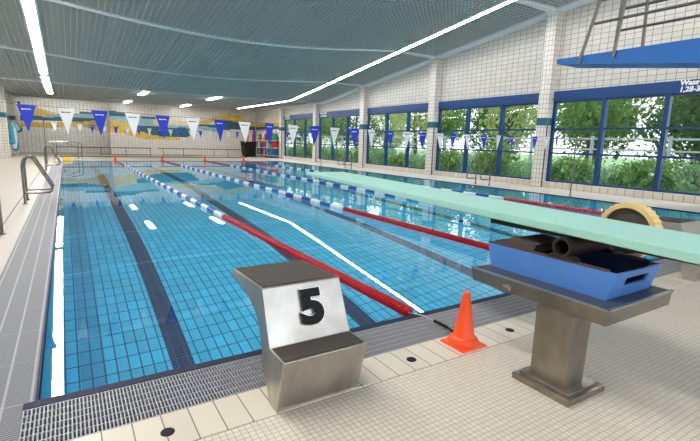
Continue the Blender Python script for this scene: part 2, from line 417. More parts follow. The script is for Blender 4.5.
mural('mosaic_mural', 38.0, [
    ('yellow', [(-2.1,2.55,3.25),(-1.5,2.55,3.3),(-.9,2.6,3.05),(.1,2.62,2.8)]),
    ('mteal', [(-2.5,2.28,2.62),(0,2.3,2.66),(1.4,2.36,2.6),(3.0,2.6,2.75)]),
    ('mlight', [(-1.2,2.56,2.62),(.2,2.62,2.95),(1.6,2.6,2.95),(3.0,2.72,3.0)]),
    ('yellow', [(-2.5,1.8,2.2),(-.6,1.82,2.2),(.4,1.95,2.24),(1.6,1.95,2.4),(3.0,1.5,2.55)]),
    ('mteal', [(1.2,2.95,3.06),(2.0,2.95,3.12),(3.0,3.0,3.14)]),
], None, 'yellow and dark teal mosaic patch on the recessed wall behind the left pennants')
# its continuation on the right wall
mb = MB(); mb.box(WX-.006, WX, 29.6, YF, 2.45, 2.75, 0); mb.box(WX-.006, WX, 29.6, YF, 2.2, 2.44, 1)
tag(mb.build('mosaic_border', ['yellow','mteal']), 'yellow over teal mosaic border above the storage shelf in the corner', 'mural')

# ------------------------------------------------------------------ ceiling
b = MB()
xs = [XL+ (WX-XL)*i/12 for i in range(13)]; yy = [-9,-4,0,4,8,12,15,18,21,22.8,25.5,30,38]
for i in range(12):
    for j in range(12):
        P4 = [(xs[i],yy[j]),(xs[i+1],yy[j]),(xs[i+1],yy[j+1]),(xs[i],yy[j+1])]
        b.quad(*[(x,y,zc(x,y)+.3) for x,y in P4])
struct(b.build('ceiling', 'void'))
b = MB(); H = .06; T = .024
x = XL+.1; ysl = [-4,0,4,8,12,15,17,19,21,22.8,24,25.5,28,38]
while x < WX-.05:
    vs = []; 
    for y in ysl: z = zc(x,y); vs += [(x,y,z),(x+T,y,z),(x+T,y,z+H),(x,y,z+H)]
    fs = []
    for i in range(len(ysl)-1):
        for k in range(4): fs.append((4*i+k, 4*i+(k+1)%4, 4*i+4+(k+1)%4, 4*i+4+k))
    b.add(vs, fs); x += .16
y = -3.9; xsl = [XL, -1.5, 0, 1.5, 3, 4.5, 6, 7.5, 9, 10.5, 12, 13.2, WX-.02]
while y < 37.9:
    vs = []
    for x in xsl: z = zc(x,y); vs += [(x,y,z),(x,y+T,z),(x,y+T,z+H),(x,y,z+H)]
    fs = []
    for i in range(len(xsl)-1):
        for k in range(4): fs.append((4*i+k, 4*i+(k+1)%4, 4*i+4+(k+1)%4, 4*i+4+k))
    b.add(vs, fs); y += .16
struct(b.build('ceiling_grid', 'louvre'))
for a in BAY[:5]:
    mb = MB(); yb = a+.2; vs = []; N = 24
    for i in range(N+1):
        x = XL+(WX-XL)*i/N; z = zc(x,yb)-.03; w = .05 + .11*(abs(x-5.9)/8.4)**3
        vs += [(x,yb-w,z),(x,yb+w,z),(x,yb+w,z+.1),(x,yb-w,z+.1)]
    fs = [(4*i+k, 4*i+(k+1)%4, 4*i+4+(k+1)%4, 4*i+4+k) for i in range(N) for k in range(4)]
    mb.add(vs, fs); struct(mb.build('ceiling_beam', 'white_beam'))
mb = MB(); vs = []; N = 40
for i in range(N+1):
    y = -4+41.9*i/N if i < N else 35.38
    z = zc(WX-.1,y)-.04; vs += [(WX-.34,y,z-.01),(WX-.01,y,z-.05),(WX-.01,y,z+.1),(WX-.34,y,z+.1)]
mb.add(vs, [(4*i+k, 4*i+(k+1)%4, 4*i+4+(k+1)%4, 4*i+4+k) for i in range(N) for k in range(4)])
struct(mb.build('trim_8', 'white_beam'))

# ------------------------------------------------------------------ ceiling lights
def strip(x, y0, y1, label, w=.08, off=.06):
    n = max(1, int((y1-y0)/3)); pts = [(y0+(y1-y0)*i/n) for i in range(n+1)]
    yc = y0; t = thing('strip_light', label, 'ceiling light', (x, yc, zplane(yc)), 'long fluorescent strip lights')
    h = MB(); l = MB()
    for mb, ww, z0, z1 in ((h, w*1.5, .0, .07), (l, w, -.004, -.001)):
        vs = []
        for y in pts:
            z = zc(x,y)-off+.0
            vs += [(x-ww,y,z+z0),(x+ww,y,z+z0),(x+ww,y,z+z1),(x-ww,y,z+z1)]
        fs = [(4*i+k, 4*i+(k+1)%4, 4*i+4+(k+1)%4, 4*i+4+k) for i in range(len(pts)-1) for k in range(4)]
        fs += [(0,1,2,3), tuple(4*(len(pts)-1)+k for k in (3,2,1,0))]
        mb.add(vs, fs)
    h.build('housing', 'white_beam', t); l.build('diffuser', 'lamp', t)
strip(-.42, -3.0, 21.4, 'long sloping strip light on the left side of the ceiling', .13)
strip(-.42, 21.9, 30.6, 'short level strip light at far end of the left row', .13)
strip(11.9, -3.0, 23.1, 'long sloping strip light running along the window side')
strip(11.9, 23.4, 33.0, 'level strip light at far end of the window side row')
for x, y, lab in ((4.05,25.6,'small ceiling light left of centre, nearer of its row'), (4.05,33.4,'small ceiling light left of centre, nearest the far wall'),
                  (7.97,25.6,'small ceiling light right of centre, nearer of its row'), (7.97,33.4,'small ceiling light right of centre, nearest the far wall')):
    z = zc(x,y)-.02; t = thing('ceiling_light', lab, 'ceiling light', (x,y,z), 'small ceiling lights')
    mb = MB(); mb.box(x-.16,x+.16,y-1.25,y+1.25,z-.03,z+.05); mb.build('housing','white_beam',t)
    mb = MB(); mb.box(x-.14,x+.14,y-1.2,y+1.2,z-.06,z-.03); mb.build('diffuser','lamp_small',t)

# ------------------------------------------------------------------ starting blocks
def text_mesh(name, body, size, extrude, offset, mat, ax='CENTER', shear=0.):
    cu = bpy.data.curves.new(name, 'FONT'); cu.body = body; cu.size = size; cu.extrude = extrude; cu.offset = offset; cu.shear = shear
    cu.align_x = ax; cu.align_y = 'CENTER'
    o = bpy.data.objects.new(name, cu); C.objects.link(o); dg = bpy.context.evaluated_depsgraph_get()
    me = bpy.data.meshes.new_from_object(o.evaluated_get(dg)); bpy.data.objects.remove(o); me.materials.clear(); me.materials.append(M[mat])
    o = bpy.data.objects.new(name, me); C.objects.link(o); return o
def starting_block(x0, label, number):
    t = thing('starting_block', label, 'starting block', (x0+.235, -.4, 0), 'starting blocks'); x1 = x0+.47
    pr = [(-.005,.562),(.015,.530),(-.10,.505),(-.20,.495),(-.33,.455),(-.40,.42),(-.45,.36),(-.49,.25),(-.585,0.0),(-.69,0.0),(-.77,.295),(-.77,.30),(-.60,.30),(-.485,.572),(-.48,.58)]
    mb = MB(); mb.prism_x(pr, x0, x1)
    # slight taper to the top
    mb.v = [(x if z < .35 else (x0+.235)+(x-(x0+.235))*(1-.03*(z-.35)/.23), y, z) for x,y,z in mb.v]
    mb.build('body', 'steel', t, bevel=.004)
    mb = MB(); mb.add([(x0+.02,-.017,.5655),(x1-.02,-.017,.5655),(x1-.018,-.468,.5835),(x0+.018,-.468,.5835),(x0+.02,-.017,.561),(x1-.02,-.017,.561),(x1-.018,-.468,.579),(x0+.018,-.468,.579)],
        [(0,1,2,3),(0,4,5,1),(1,5,6,2),(2,6,7,3),(3,7,4,0)]); o = mb.build('platform_tread', 'grit', t); o['label'] = 'black gritty tread on the platform'
    mb = MB(); mb.box(x0+.012, x1-.012, -.758, -.607, .299, .304); o = mb.build('step_tread', 'grit', t); o['label'] = 'black gritty tread on the rear step'
    mb = MB(); mb.tube([(x0+.10,-.13,.49),(x0+.10,-.13,.465),(x0+.12,-.13,.455),(x1-.12,-.13,.455),(x1-.10,-.13,.465),(x1-.10,-.13,.49)], .012)
    mb.lathe([(.022,-.0),(.022,.03)], (x0+.045,-.15,.465),'x',16)
    mb.build('grab_handle', 'black', t, smooth=True)
    if number:
        for nm, m, dy, of in (('number','black',.0,.0125),('number_edge','white_edge',.003,.0155)):
            o = text_mesh(nm, number, .24, .004, of, m)
            # lie on the sloping front face
            sl = math.atan2(.115, .272)
            o.rotation_euler = (PI/2 - sl, 0, 0)
            o.location = Vector((x0+.26+(0.004 if dy else 0), -.5455-.0085+dy-(0), .455)) - t.location
            o.parent = t; o.scale = (1.12,1,1)
    return t
starting_block(.995, 'stainless starting block marked 5 at the near pool edge', '5')
starting_block(5.64, 'stainless starting block half hidden behind the springboard', None)

# ------------------------------------------------------------------ traffic cones
def cone(loc, s, label, group=None):
    t = thing('traffic_cone', label, 'cone', loc, group); x, y, z = loc
    mb = MB(); w = .112*s; mb.frustum((x-w,x+w,y-w,y+w),(x-w*.96,x+w*.96,y-w*.96,y+w*.96), z, z+.016*s); mb.build('base', 'orange', t)
    mb = MB(); mb.lathe([(.106*s,.016*s),(.106*s,.035*s),(.098*s,.052*s),(.082*s,.06*s),(.072*s,.075*s),(.027*s,.355*s),(.027*s,.375*s),(.020*s,.383*s),(.004*s,.386*s)], (x,y,z), 'z', 28)
    mb.build('body', 'orange', t, smooth=True); return t
c = cone((2.395,-.575,.002), .96, 'large orange traffic cone beside the rope anchor on near deck'); c.rotation_euler = (0,0,0)
for i, lab in enumerate(('small orange cone at far end of the leftmost lane rope', 'small orange cone at far end of the second lane rope from left',
                         'small orange cone at far end of the third lane rope from left', 'small orange cone at far end of the rightmost lane rope')):
    cone((LW*(i+1), PL+.22, 0), .95, lab, 'orange cones on the far pool edge')

# ------------------------------------------------------------------ lane ropes
def disc_mesh():
    mb = MB(); mb.lathe([(.014,-.024),(.030,-.022),(.049,-.016),(.0495,-.008),(.018,-.004),(.018,.004),(.0495,.008),(.049,.016),(.030,.022),(.014,.024)], (0,0,0), 'y', 20)
    return mb
def section_mesh(L):
    mb = MB(); pr = []; n = 9
    for i in range(n):
        y = -L/2 + L*i/n; d = L/n
        pr += [(.034,y+.001),(.047,y+d*.2),(.047,y+d*.8),(.034,y+d-.001)]
    mb.lathe(pr, (0,0,0), 'y', 14); return mb
dm = disc_mesh().build('float_disc','red',smooth=True); dmesh = dm.data; bpy.data.objects.remove(dm)
sm = {}
for k in ('fblue','fwhite'):
    o = section_mesh(.44).build('float_section', k, smooth=True); sm[k] = o.data; bpy.data.objects.remove(o)
ROPES = ('leftmost lane rope, red near end beside the block marked 5', 'second lane rope from left, passing left of the blue box',
         'third lane rope from left, seen past the springboard', 'rightmost lane rope, nearest the windows')
for i in range(4):
    x = LW*(i+1); zz = .012
    t = thing('lane_rope', ROPES[i], 'lane rope', (x,0,zz), 'lane ropes across the pool')
    mb = MB(); mb.tube([(x,.0,zz),(x,25.05,zz)], .006, 6); mb.build('cable','cable',t)
    if i < 2:
        for k in range(100):
            o = bpy.data.objects.new('float_disc', dmesh); C.objects.link(o); o.parent = t; o.location = (0,.05+.0495*k,0)
    else:
        mb = MB(); pr = []
        for k in range(55): y = .05+.09*k; pr += [(.03,y),(.048,y+.02),(.048,y+.065),(.03,y+.089)]
        mb.lathe(pr, (x,0,zz), 'y', 10); mb.build('red_float_run','red',t)
    for k in range(33):
        nm = 'fwhite' if k % 2 == 0 else 'fblue'
        o = bpy.data.objects.new('float_section', sm[nm]); C.objects.link(o); o.parent = t; o.location = (0, 5.28+.455*k, 0)
    mb = MB(); pr = []
    for k in range(54): y = 20.05+.09*k; pr += [(.028,y),(.040,y+.02),(.040,y+.065),(.028,y+.089)]
    mb.lathe(pr, (x,0,zz), 'y', 10); mb.build('far_red_float_run','dkred',t)
    # tension cable over the gutter
    mb = MB(); mb.tube([(x,.03,zz),(x+.03,-.12,.03),(x+.035,-.34,.03),(x+.03,-.55,.012)], .0045, 6); mb.build('tension_cable','cable',t)
    mb = MB(); mb.tube([(x+.033,-.23,.03),(x+.033,-.37,.03)], .011, 8); mb.tube([(x+.033,-.37,.03),(x+.03,-.46,.022)], .007, 8); mb.build('turnbuckle','black',t,smooth=True)

# drain discs in the coping
for x, lab in ((.51,'round black anchor cover in coping left of the block marked 5'), (1.94,'round black anchor cover in coping between block and cone'), (2.87,'round black anchor cover in coping right of the cone'), (4.95,'round anchor cover in coping behind the blue box')):
    mb = MB(); mb.lathe([(.031,0),(.031,.003),(.027,.005),(.004,.005)], (x,-.58,.002), 'z', 20)
    tag(mb.build('anchor_cover', 'black'), lab, 'floor cover', 'round covers in the coping')

# ------------------------------------------------------------------ pennant lines
def tri(w, h):
    mb = MB(); mb.add([(-w/2,0,0),(w/2,0,0),(0,0,-h),(-w/2,.003,0),(w/2,.003,0),(0,.003,-h)], [(0,1,2),(5,4,3),(0,3,4,1),(1,4,5,2),(2,5,3,0)]); return mb
def mark(w, dark):
    mb = MB(); z = -.055; x = -w*.27
    mb.box(x, x+.022, -.004, 0, z-.009, z+.006)
    x += .045
    x -= .023
    for k in range(7): mb.box(x, x+.0121, -.004, 0, z-.008+(k%2)*.005, z+.002+(k%3)*.002); x += .012
    return mb
def pennant_line(y, z0, z1, sag, x0, x1, sp, w, h, label, first_x, k0=0, tops=None):
    t = thing('pennant_line', label, 'pennant line', (x0,y,z0), 'backstroke pennant lines')
    zf = lambda x: z0+(z1-z0)*(x-x0)/(x1-x0) - sag*4*((x-x0)/(x1-x0))*(1-(x-x0)/(x1-x0))
    mb = MB(); N = 40; mb.tube([(x0+(x1-x0)*i/N, y, zf(x0+(x1-x0)*i/N)) for i in range(N+1)], .004, 6); mb.build('cord','pole',t)
    mp = {}
    for c, mk in (('pen_blue','pen_white'),('pen_white','black')):
        o = tri(w,h).build('p', c); mp[c] = o.data; bpy.data.objects.remove(o)
        o = mark(w,0).build('p', mk); mp[c+'m'] = o.data; bpy.data.objects.remove(o)
    k = k0; lst_x = [a+w/2 for a in tops] if tops else [first_x+sp*i for i in range(60) if first_x+sp*i < x1-.1]
    for x in lst_x:
        c = 'pen_blue' if k % 2 == 0 else 'pen_white'
        o = bpy.data.objects.new('pennant', mp[c]); C.objects.link(o); o.parent = t
        o['label'] = 'blue triangular pennant' if k % 2 == 0 else 'white triangular pennant'
        o.location = (x-x0, 0, zf(x)-z0); o.rotation_euler = (random.uniform(-.12,.12), 0, random.uniform(-.25,.25)+.12)
        d = bpy.data.objects.new('print_mark', mp[c+'m']); C.objects.link(d); d.parent = o
        k += 1
pennant_line(4.8, 1.71, 1.655, .10, -.6, 12.2, .442, .21, .35, 'nearer string of large blue and white pennants across the pool', -.205, 0, [-0.31, 0.13, 0.53, 0.95, 1.36, 1.8, 2.22, 2.63, 3.07, 3.51, 3.94, 4.36, 4.79, 5.19, 5.65, 6.09, 6.51, 7.0, 7.4, 7.85, 8.4, 8.9, 9.38, 9.85, 10.29, 10.78, 11.2, 11.64])
pennant_line(20, 1.82, 1.82, .12, -.53, 12.4, .455, .21, .335, 'farther string of small looking blue and white pennants', -.175, 1)
def pole(x, y, h, label):
    t = thing('pennant_pole', label, 'pole', (x,y,0), 'pennant poles')
    mb = MB(); mb.tube([(x,y,0),(x,y,h)], .021, 12); mb.build('post','pole',t,smooth=True)
    mb = MB(); mb.lathe([(.045,0),(.045,.012),(.028,.02)], (x,y,0),'z',16); mb.build('floor_flange','pole',t,smooth=True)
    mb = MB(); mb.lathe([(.024,0),(.024,.03),(.01,.04)], (x,y,h),'z',12); mb.build('cap','black',t,smooth=True)
pole(-.6, 4.8, 1.78, 'grey steel pennant pole at left frame edge, on left deck')
pole(12.2, 4.8, 1.68, 'thin steel pennant pole standing on the window side deck')
pole(-.53, 20, 1.85, 'thin pennant pole behind the farther left ladder rails')
pole(12.4, 20, 1.85, 'thin distant pennant pole on the window side, beside the far ladder')

# ------------------------------------------------------------------ ladder rails
def ladder(x, y, s, label):       # s=+1 arm reaches +x (left deck), -1 for the window side
    t = thing('pool_ladder', label, 'pool ladder', (x,y,0), 'pool ladder hand rails')
    for dy in (0, .62):
        yy = y+dy; pts = [(0,0),(0,.70),(.015,.80),(.05,.87),(.11,.895),(.17,.87),(.21,.81),(.43,.36),(.455,.29),(.44,.235),(.39,.21),(.02,.21)]
        # smooth corner sampling
        P = []
        for a, b2 in zip(pts, pts[1:]):
            for k in range(3): f = k/3; P.append((a[0]+(b2[0]-a[0])*f, a[1]+(b2[1]-a[1])*f))
        P.append(pts[-1])
        mb = MB(); mb.tube([(x+s*u, yy, w) for u, w in P], .021, 10)
        mb.lathe([(.042,0),(.042,.012),(.024,.02)], (x,yy,0),'z',16)
        mb.build('hand_rail','chrome',t,smooth=True)
    mb = MB(); xe = x+s*.58
    for dy in (0,.62): mb.tube([(xe,y+dy,.0),(xe,y+dy,-.9)], .018, 8)
    for k in range(3): mb.box(min(xe-.03,xe+.03),max(xe-.03,xe+.03), y, y+.62, -.25-.28*k, -.22-.28*k)
    mb.build('steps','chrome',t)
ladder(-.54, 7.9, 1, 'nearer pair of curved ladder hand rails on the left deck')
ladder(-.50, 17.3, 1, 'farther pair of curved ladder hand rails on the left deck')
ladder(12.48, 7.95, -1, 'curved ladder hand rails in front of the second window bay')
ladder(12.48, 16.9, -1, 'distant curved ladder hand rails in front of the third window bay')

# ------------------------------------------------------------------ springboard, its stand, box, roller, wheel
BX0, BX1 = 2.60, 3.13
def bz(y): return .885 + .0225*(y+1.2)
t = thing('springboard', 'pale teal springboard reaching out over the pool', 'diving board', (2.86,-2.4,bz(-2.4)))
mb = MB(); ends = (-2.75, 2.25); N = 12
pr = [(BX0+.0,-.006),(BX0+.008,.0),(BX0+.03,.0),(BX1-.03,.0),(BX1-.008,.0),(BX1,-.006),(BX1,-.048),(BX1-.02,-.056),(BX1-.03,-.04),(BX0+.03,-.04),(BX0+.02,-.056),(BX0,-.048)]
vs = []; n = len(pr)
for i in range(N+1):
    y = ends[0]+(ends[1]-ends[0])*i/N; th = 1 if y < 0 else 1-.45*(y/2.3)
    vs += [(x, y, bz(y)+z*th) for x, z in pr]
fs = [(i*n+k, i*n+(k+1)%n, (i+1)*n+(k+1)%n, (i+1)*n+k) for i in range(N) for k in range(n)] + [tuple(range(n)), tuple(N*n+k for k in range(n-1,-1,-1))]
mb.add(vs, fs); mb.build('board', 'board', t)
mb = MB(); mb.box(BX0+.06, BX1-.10, -1.9, -.5, bz(-1)-.085, bz(-1)-.045); mb.build('torsion_box', 'rust', t)
# hinge end stand (beyond the frame)
s2 = thing('springboard_anchor', 'steel anchor frame under the back end of the springboard', 'diving stand', (2.86,-2.7,0))
mb = MB(); mb.box(2.66,2.74,-2.75,-2.6,0,.79); mb.box(2.98,3.06,-2.75,-2.6,0,.79); mb.box(2.6,3.12,-2.76,-2.58,.76,.80); mb.build('frame','steel_dark',s2)

TX0, TX1, TY0, TY1 = 2.44, 3.12, -1.46, -.56
t = thing('springboard_stand', 'stainless pedestal stand carrying the blue box', 'diving stand', (2.49,-1.2,0))
mb = MB(); mb.box(2.32,2.66,-1.385,-1.03,0,.035); mb.build('base_plate','steel_dark',t,bevel=.004)
mb = MB(); mb.box(2.35,2.63,-1.36,-1.06,.035,.05); mb.build('foot_flange','steel_dark',t,bevel=.004)
mb = MB(); mb.frustum((2.40,2.56,-1.31,-1.09),(2.40,2.58,-1.31,-1.09),.05,.45); mb.build('column','steel_dark',t,bevel=.003)
mb = MB(); mb.frustum((TX0+.004,TX1-.006,TY0+.006,TY1-.012),(TX0,TX1,TY0,TY1), .445, .525)
mb.build('tray','steel_dark',t,bevel=.003)
mb = MB()
mb.box(TX0-.004,TX0+.014,TY0-.004,TY1+.004,.525,.534); mb.box(TX1-.014,TX1+.004,TY0-.004,TY1+.004,.525,.534); mb.box(TX0,TX1,TY0-.004,TY0+.014,.525,.534); mb.box(TX0,TX1,TY1-.014,TY1+.004,.525,.534)
mb.build('tray_rim','steel',t)
mb = MB(); mb.box(TX0+.014,TX1-.014,TY0+.014,TY1-.014,.5255,.530); o = mb.build('tray_mat','slate',t); o['label'] = 'dark slate mat on the tray'
mb = MB(); mb.tube([(TX0-.0,-.86,.487),(TX0-.022,-.86,.487)],.012,10); mb.tube([(TX0-.02,-.84,.487),(TX0-.02,-.885,.480)],.007,8); mb.tube([(TX0-.02,-.885,.495),(TX0-.02,-.885,.467)],.008,8)
mb.build('latch','steel',t,smooth=True)

# blue box: four walls and bottom, end wall pierced by a hand slot
x0,x1,y0,y1,z0,z1 = 2.585,3.05,-1.365,-.60,.531,.69
t = thing('fulcrum_box', 'open blue box with a hand slot on the stainless stand', 'box', (2.8,-1.0,z0))
def bulge(x,y,z):    # ends flare outwards to the rim
    f = (z-z0)/(z1-z0); yn = y - .05*f if y < -1 else y + .03*f; xn = x-.012*f if x < 2.8 else x+.012*f
    return (xn,yn,z)
T = .014; mb = MB()
mb.box(x0,x0+T,y0,y1,z0,z1); mb.box(x1-T,x1,y0,y1,z0,z1); mb.box(x0+T,x1-T,y1-T,y1,z0,z1)
sx0,sx1,sz0,sz1 = 2.71,2.93,.605,.65
mb.box(x0+T,sx0,y0,y0+T,z0,z1); mb.box(sx1,x1-T,y0,y0+T,z0,z1); mb.box(sx0,sx1,y0,y0+T,z0,sz0); mb.box(sx0,sx1,y0,y0+T,sz1,z1)
mb.v = [bulge(*v) for v in mb.v]; mb.build('walls','box_blue',t)
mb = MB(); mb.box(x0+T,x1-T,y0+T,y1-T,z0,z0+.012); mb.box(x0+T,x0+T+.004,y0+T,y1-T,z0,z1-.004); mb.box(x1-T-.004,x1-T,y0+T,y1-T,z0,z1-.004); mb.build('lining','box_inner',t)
for xa,xb in ((x0-.014,x0+T),(x1-T,x1+.014)):
    mb = MB(); mb.box(xa,xb,y0,y1+.03,z1,z1+.009); mb.build('rim_strip','wood_dark',t)
mb = MB(); mb.prism_x([(y1-.28,z1-.01),(y1-.30,z1+.045),(y1-.14,z1+.06),(y1-.04,z1+.03),(y1+.02,z1+.012),(y1+.0,z1-.0)], x0+.03, x0+.34); mb.build('wooden_wedge','wood_dark',t)
# fulcrum roller
t = thing('fulcrum_roller', 'dark hollow iron roller across the blue box', 'roller', (2.8,-1.09,.70))
yc, zr = -1.09, .765
mb = MB(); seg=28; vs=[]; fs=[]
for (r,x) in ((.058,2.575),(.058,3.02),(.043,3.02),(.043,2.575)):
    vs += [(x, yc+r*math.cos(2*PI*k/seg), zr+r*math.sin(2*PI*k/seg)) for k in range(seg)]
for a in range(4):
    for k in range(seg): fs.append((a*seg+k, a*seg+(k+1)%seg, ((a+1)%4)*seg+(k+1)%seg, ((a+1)%4)*seg+k))
mb.add(vs,fs); mb.build('tube','rust',t,smooth=True)
for xa,xb in ((2.568,2.63),(2.98,3.04)):
    mb = MB(); mb.prism_x([(yc-.095,z1+.009),(yc+.085,z1+.009),(yc+.06,z1+.03),(yc-.07,z1+.03)], xa, xb); mb.build('saddle','rust',t)
# adjusting wheel
t = thing('adjusting_wheel', 'cream ribbed hand wheel standing behind the springboard', 'wheel', (3.27,-1.12,.78))
yc, zr, R = -1.11, .812, .175
mb = MB(); seg = 96; vs = []; fs = []
for (r, x) in ((R,3.22),(R,3.31),(R-.026,3.31),(R-.026,3.22)):
    for k in range(seg):
        rr = r + (.009*((k%3)/2.0) if r == R else 0); a = 2*PI*k/seg
        vs.append((x, yc+rr*math.cos(a), zr+rr*math.sin(a)))
for a in range(4):
    for k in range(seg): fs.append((a*seg+k, a*seg+(k+1)%seg, ((a+1)%4)*seg+(k+1)%seg, ((a+1)%4)*seg+k))
mb.add(vs,fs); o = mb.build('ribbed_rim','cream',t)
mb = MB(); mb.lathe([(R-.024,3.245),(R-.024,3.285)], (0,yc,zr),'x',48); mb.build('disc','wood_dark',t)
mb = MB(); mb.lathe([(.03,3.02),(.03,3.325)], (0,yc,zr),'x',20); mb.build('axle','rust',t,smooth=True)

# ------------------------------------------------------------------ high diving platform
t = thing('diving_platform', 'bright blue high diving platform with steel rails, upper right', 'diving platform', (7.72,-3.4,0))
A0,A1 = 7.4,8.05
mb = MB(); mb.prism_x([(2.36,2.82),(2.36,2.745),(.3,2.50),(-1.5,2.30),(-4.2,2.2),(-4.2,2.82)], A0, A1); mb.build('slab','platform_blue',t)
mb = MB(); mb.box(7.45,8.0,-4.1,-3.5,0,2.25); mb.build('column','platform_blue',t)
def rails(x, feet, ztop, nm):
    for (ya, za, yb, zb) in feet:
        mb = MB(); mb.tube([(x,ya,za),(x,yb,zb)], .026, 10); mb.build('rail_post','pole',t,smooth=True)
    for z in (3.27,3.60):
        mb = MB(); mb.tube([(x,1.75 if z<3.5 else 1.68,z),(x,-4.1,z)], .022, 10); mb.build(nm,'pole',t,smooth=True)
rails(A0-.03, [(1.95,2.69,1.62,3.9),(1.40,2.72,1.28,3.9),(-1.6,2.7,-1.7,3.9)], 0, 'guard_rail')
rails(A1+.03, [(1.79,2.75,1.74,3.9),(1.34,2.75,1.36,3.9),(-1.6,2.7,-1.7,3.9)], 0, 'guard_rail')

# ------------------------------------------------------------------ depth signs on the lintels
def sign(y, label, rows):
    t = thing('depth_sign', label, 'sign', (14.165,y,3.0), 'water depth lettering on the lintels')
    for k, (s, z) in enumerate(rows):
        o = text_mesh('lettering', s, .185, .002, .007, 'fwhite', 'LEFT', .08); o.parent = t
        # reads from the pool: text runs towards -y, faces -x
        o.rotation_euler = (PI/2, 0, -PI/2); o.location = (-.003, 0, z-3.0)
rows = [('Wassertiefe', 3.125), ('1,28-3,80 m', 2.955)]
sign(3.28, 'white Wassertiefe depth lettering on lintel at right frame edge', rows)
sign(BAY[4]-.15, 'small white depth lettering on lintel of the fourth window bay', rows)
sign(BAY[5]-.15, 'small white depth lettering on lintel of the farthest window bay', rows)

# ------------------------------------------------------------------ far deck furniture
def railing(x0, x1, y, posts, low, label):
    t = thing('guard_railing', label, 'railing', (x0,y,0), 'low guard railings on the far deck')
    mb = MB(); mb.tube([(x0,y,.60),(x1,y,.60)], .028, 8); mb.build('top_rail','wood_dark',t,smooth=True)
    for x in posts:
        mb = MB(); mb.tube([(x,y,0),(x,y,.6)], .022, 8); mb.build('post','pole',t,smooth=True)
    for a, b2 in low:
        mb = MB(); mb.box(a,b2,y-.02,y+.02,.14,.2); mb.build('lower_rail','pole',t)
railing(-.35, 4.95, 30, (2.0,3.45,4.9), ((2.0,4.9),), 'low guard railing at the left of the far deck')
railing(5.4, 11.2, 30, (5.7,7.0,9.1,10.1,11.1), ((5.7,8.3),), 'low guard railing at the right of the far deck')
mb = MB(); mb.box(-.2,11.6,30.15,30.22,0,.05); struct(mb.build('trim_9','joint'))
# folded metal frame
t = thing('metal_frame', 'grey metal frame stand with slanted top at far left pool end', 'frame', (.25,27,0))
y=27
for x,h in ((-.4,.97),(-.28,.92),(.72,.82),(.9,.8)):
    mb = MB(); mb.tube([(x,y,0),(x,y,h)],.022,8); mb.build('leg','pole',t,smooth=True)
mb = MB(); mb.box(-.62,.35,y-.25,y+.05,.93,.97); mb.build('top_board','fwhite',t)
mb = MB(); mb.tube([(-.5,y,.95),(.2,y,1.0),(.85,y,.88),(.92,y,.80)],.022,8); mb.tube([(.1,y,.92),(.75,y,.62)],.016,8); mb.tube([(-.4,y,.25),(.9,y,.25)],.016,8); mb.build('top_tube','pole',t,smooth=True)
mb = MB(); mb.frustum((-.02,.42,25.35,25.75),(0,.40,25.37,25.73),0,.17)
tag(mb.build('float_block','yl',bevel=.01), 'yellow block on the deck at far left pool corner', 'block')
# black bin with pool noodles
t = thing('storage_bin', 'black open storage bin at far right corner of the hall', 'bin', (12.45,32.1,0))
mb = MB(); x,y=12.45,32.1; 
mb.frustum((x-.42,x+.38,y-.4,y+.4),(x-.55,x+.42,y-.5,y+.5),0,1.15); mb.build('body','black',t,bevel=.02)
mb = MB(); mb.frustum((x-.58,x+.45,y-.52,y+.52),(x-.58,x+.45,y-.52,y+.52),1.15,1.2); mb.build('rim','black',t)
pcs = [('red',-.35,.55,-.2),('pink',-.1,.5,.1),('fwhite',.12,.45,-.1),('red',.28,.62,.15),('fblue',.36,.4,-.25)]
M['pink'] = plain('pink_foam',(224,120,120),.6)
for k,(m,dx,h,dy) in enumerate(pcs):
    mb = MB(); mb.tube([(x+dx,y+dy,1.205),(x+dx+.03,y+dy,1.2+h*.6),(x+dx+.10*(k%2*2-1),y+dy,1.2+h)],.05,10)
    tag(mb.build('pool_noodle',m,smooth=True), ['bright red foam noodle at left of the black bin','pink foam noodle sticking up from black bin','white foam noodle in the black bin','tallest red foam noodle in the black bin','blue foam noodle at right of the black bin'][k], 'foam noodle','foam noodles in the black bin')
# rescue board beside the bin
mb = MB(); mb.prism_x([(32.2,0),(32.7,0),(32.7,1.7),(32.6,2.1),(32.35,2.1),(32.2,1.8)], 12.95, 13.05)
tag(mb.build('rescue_board','dkred',bevel=.01), 'tall dark red rescue board between bin and shelf', 'board')
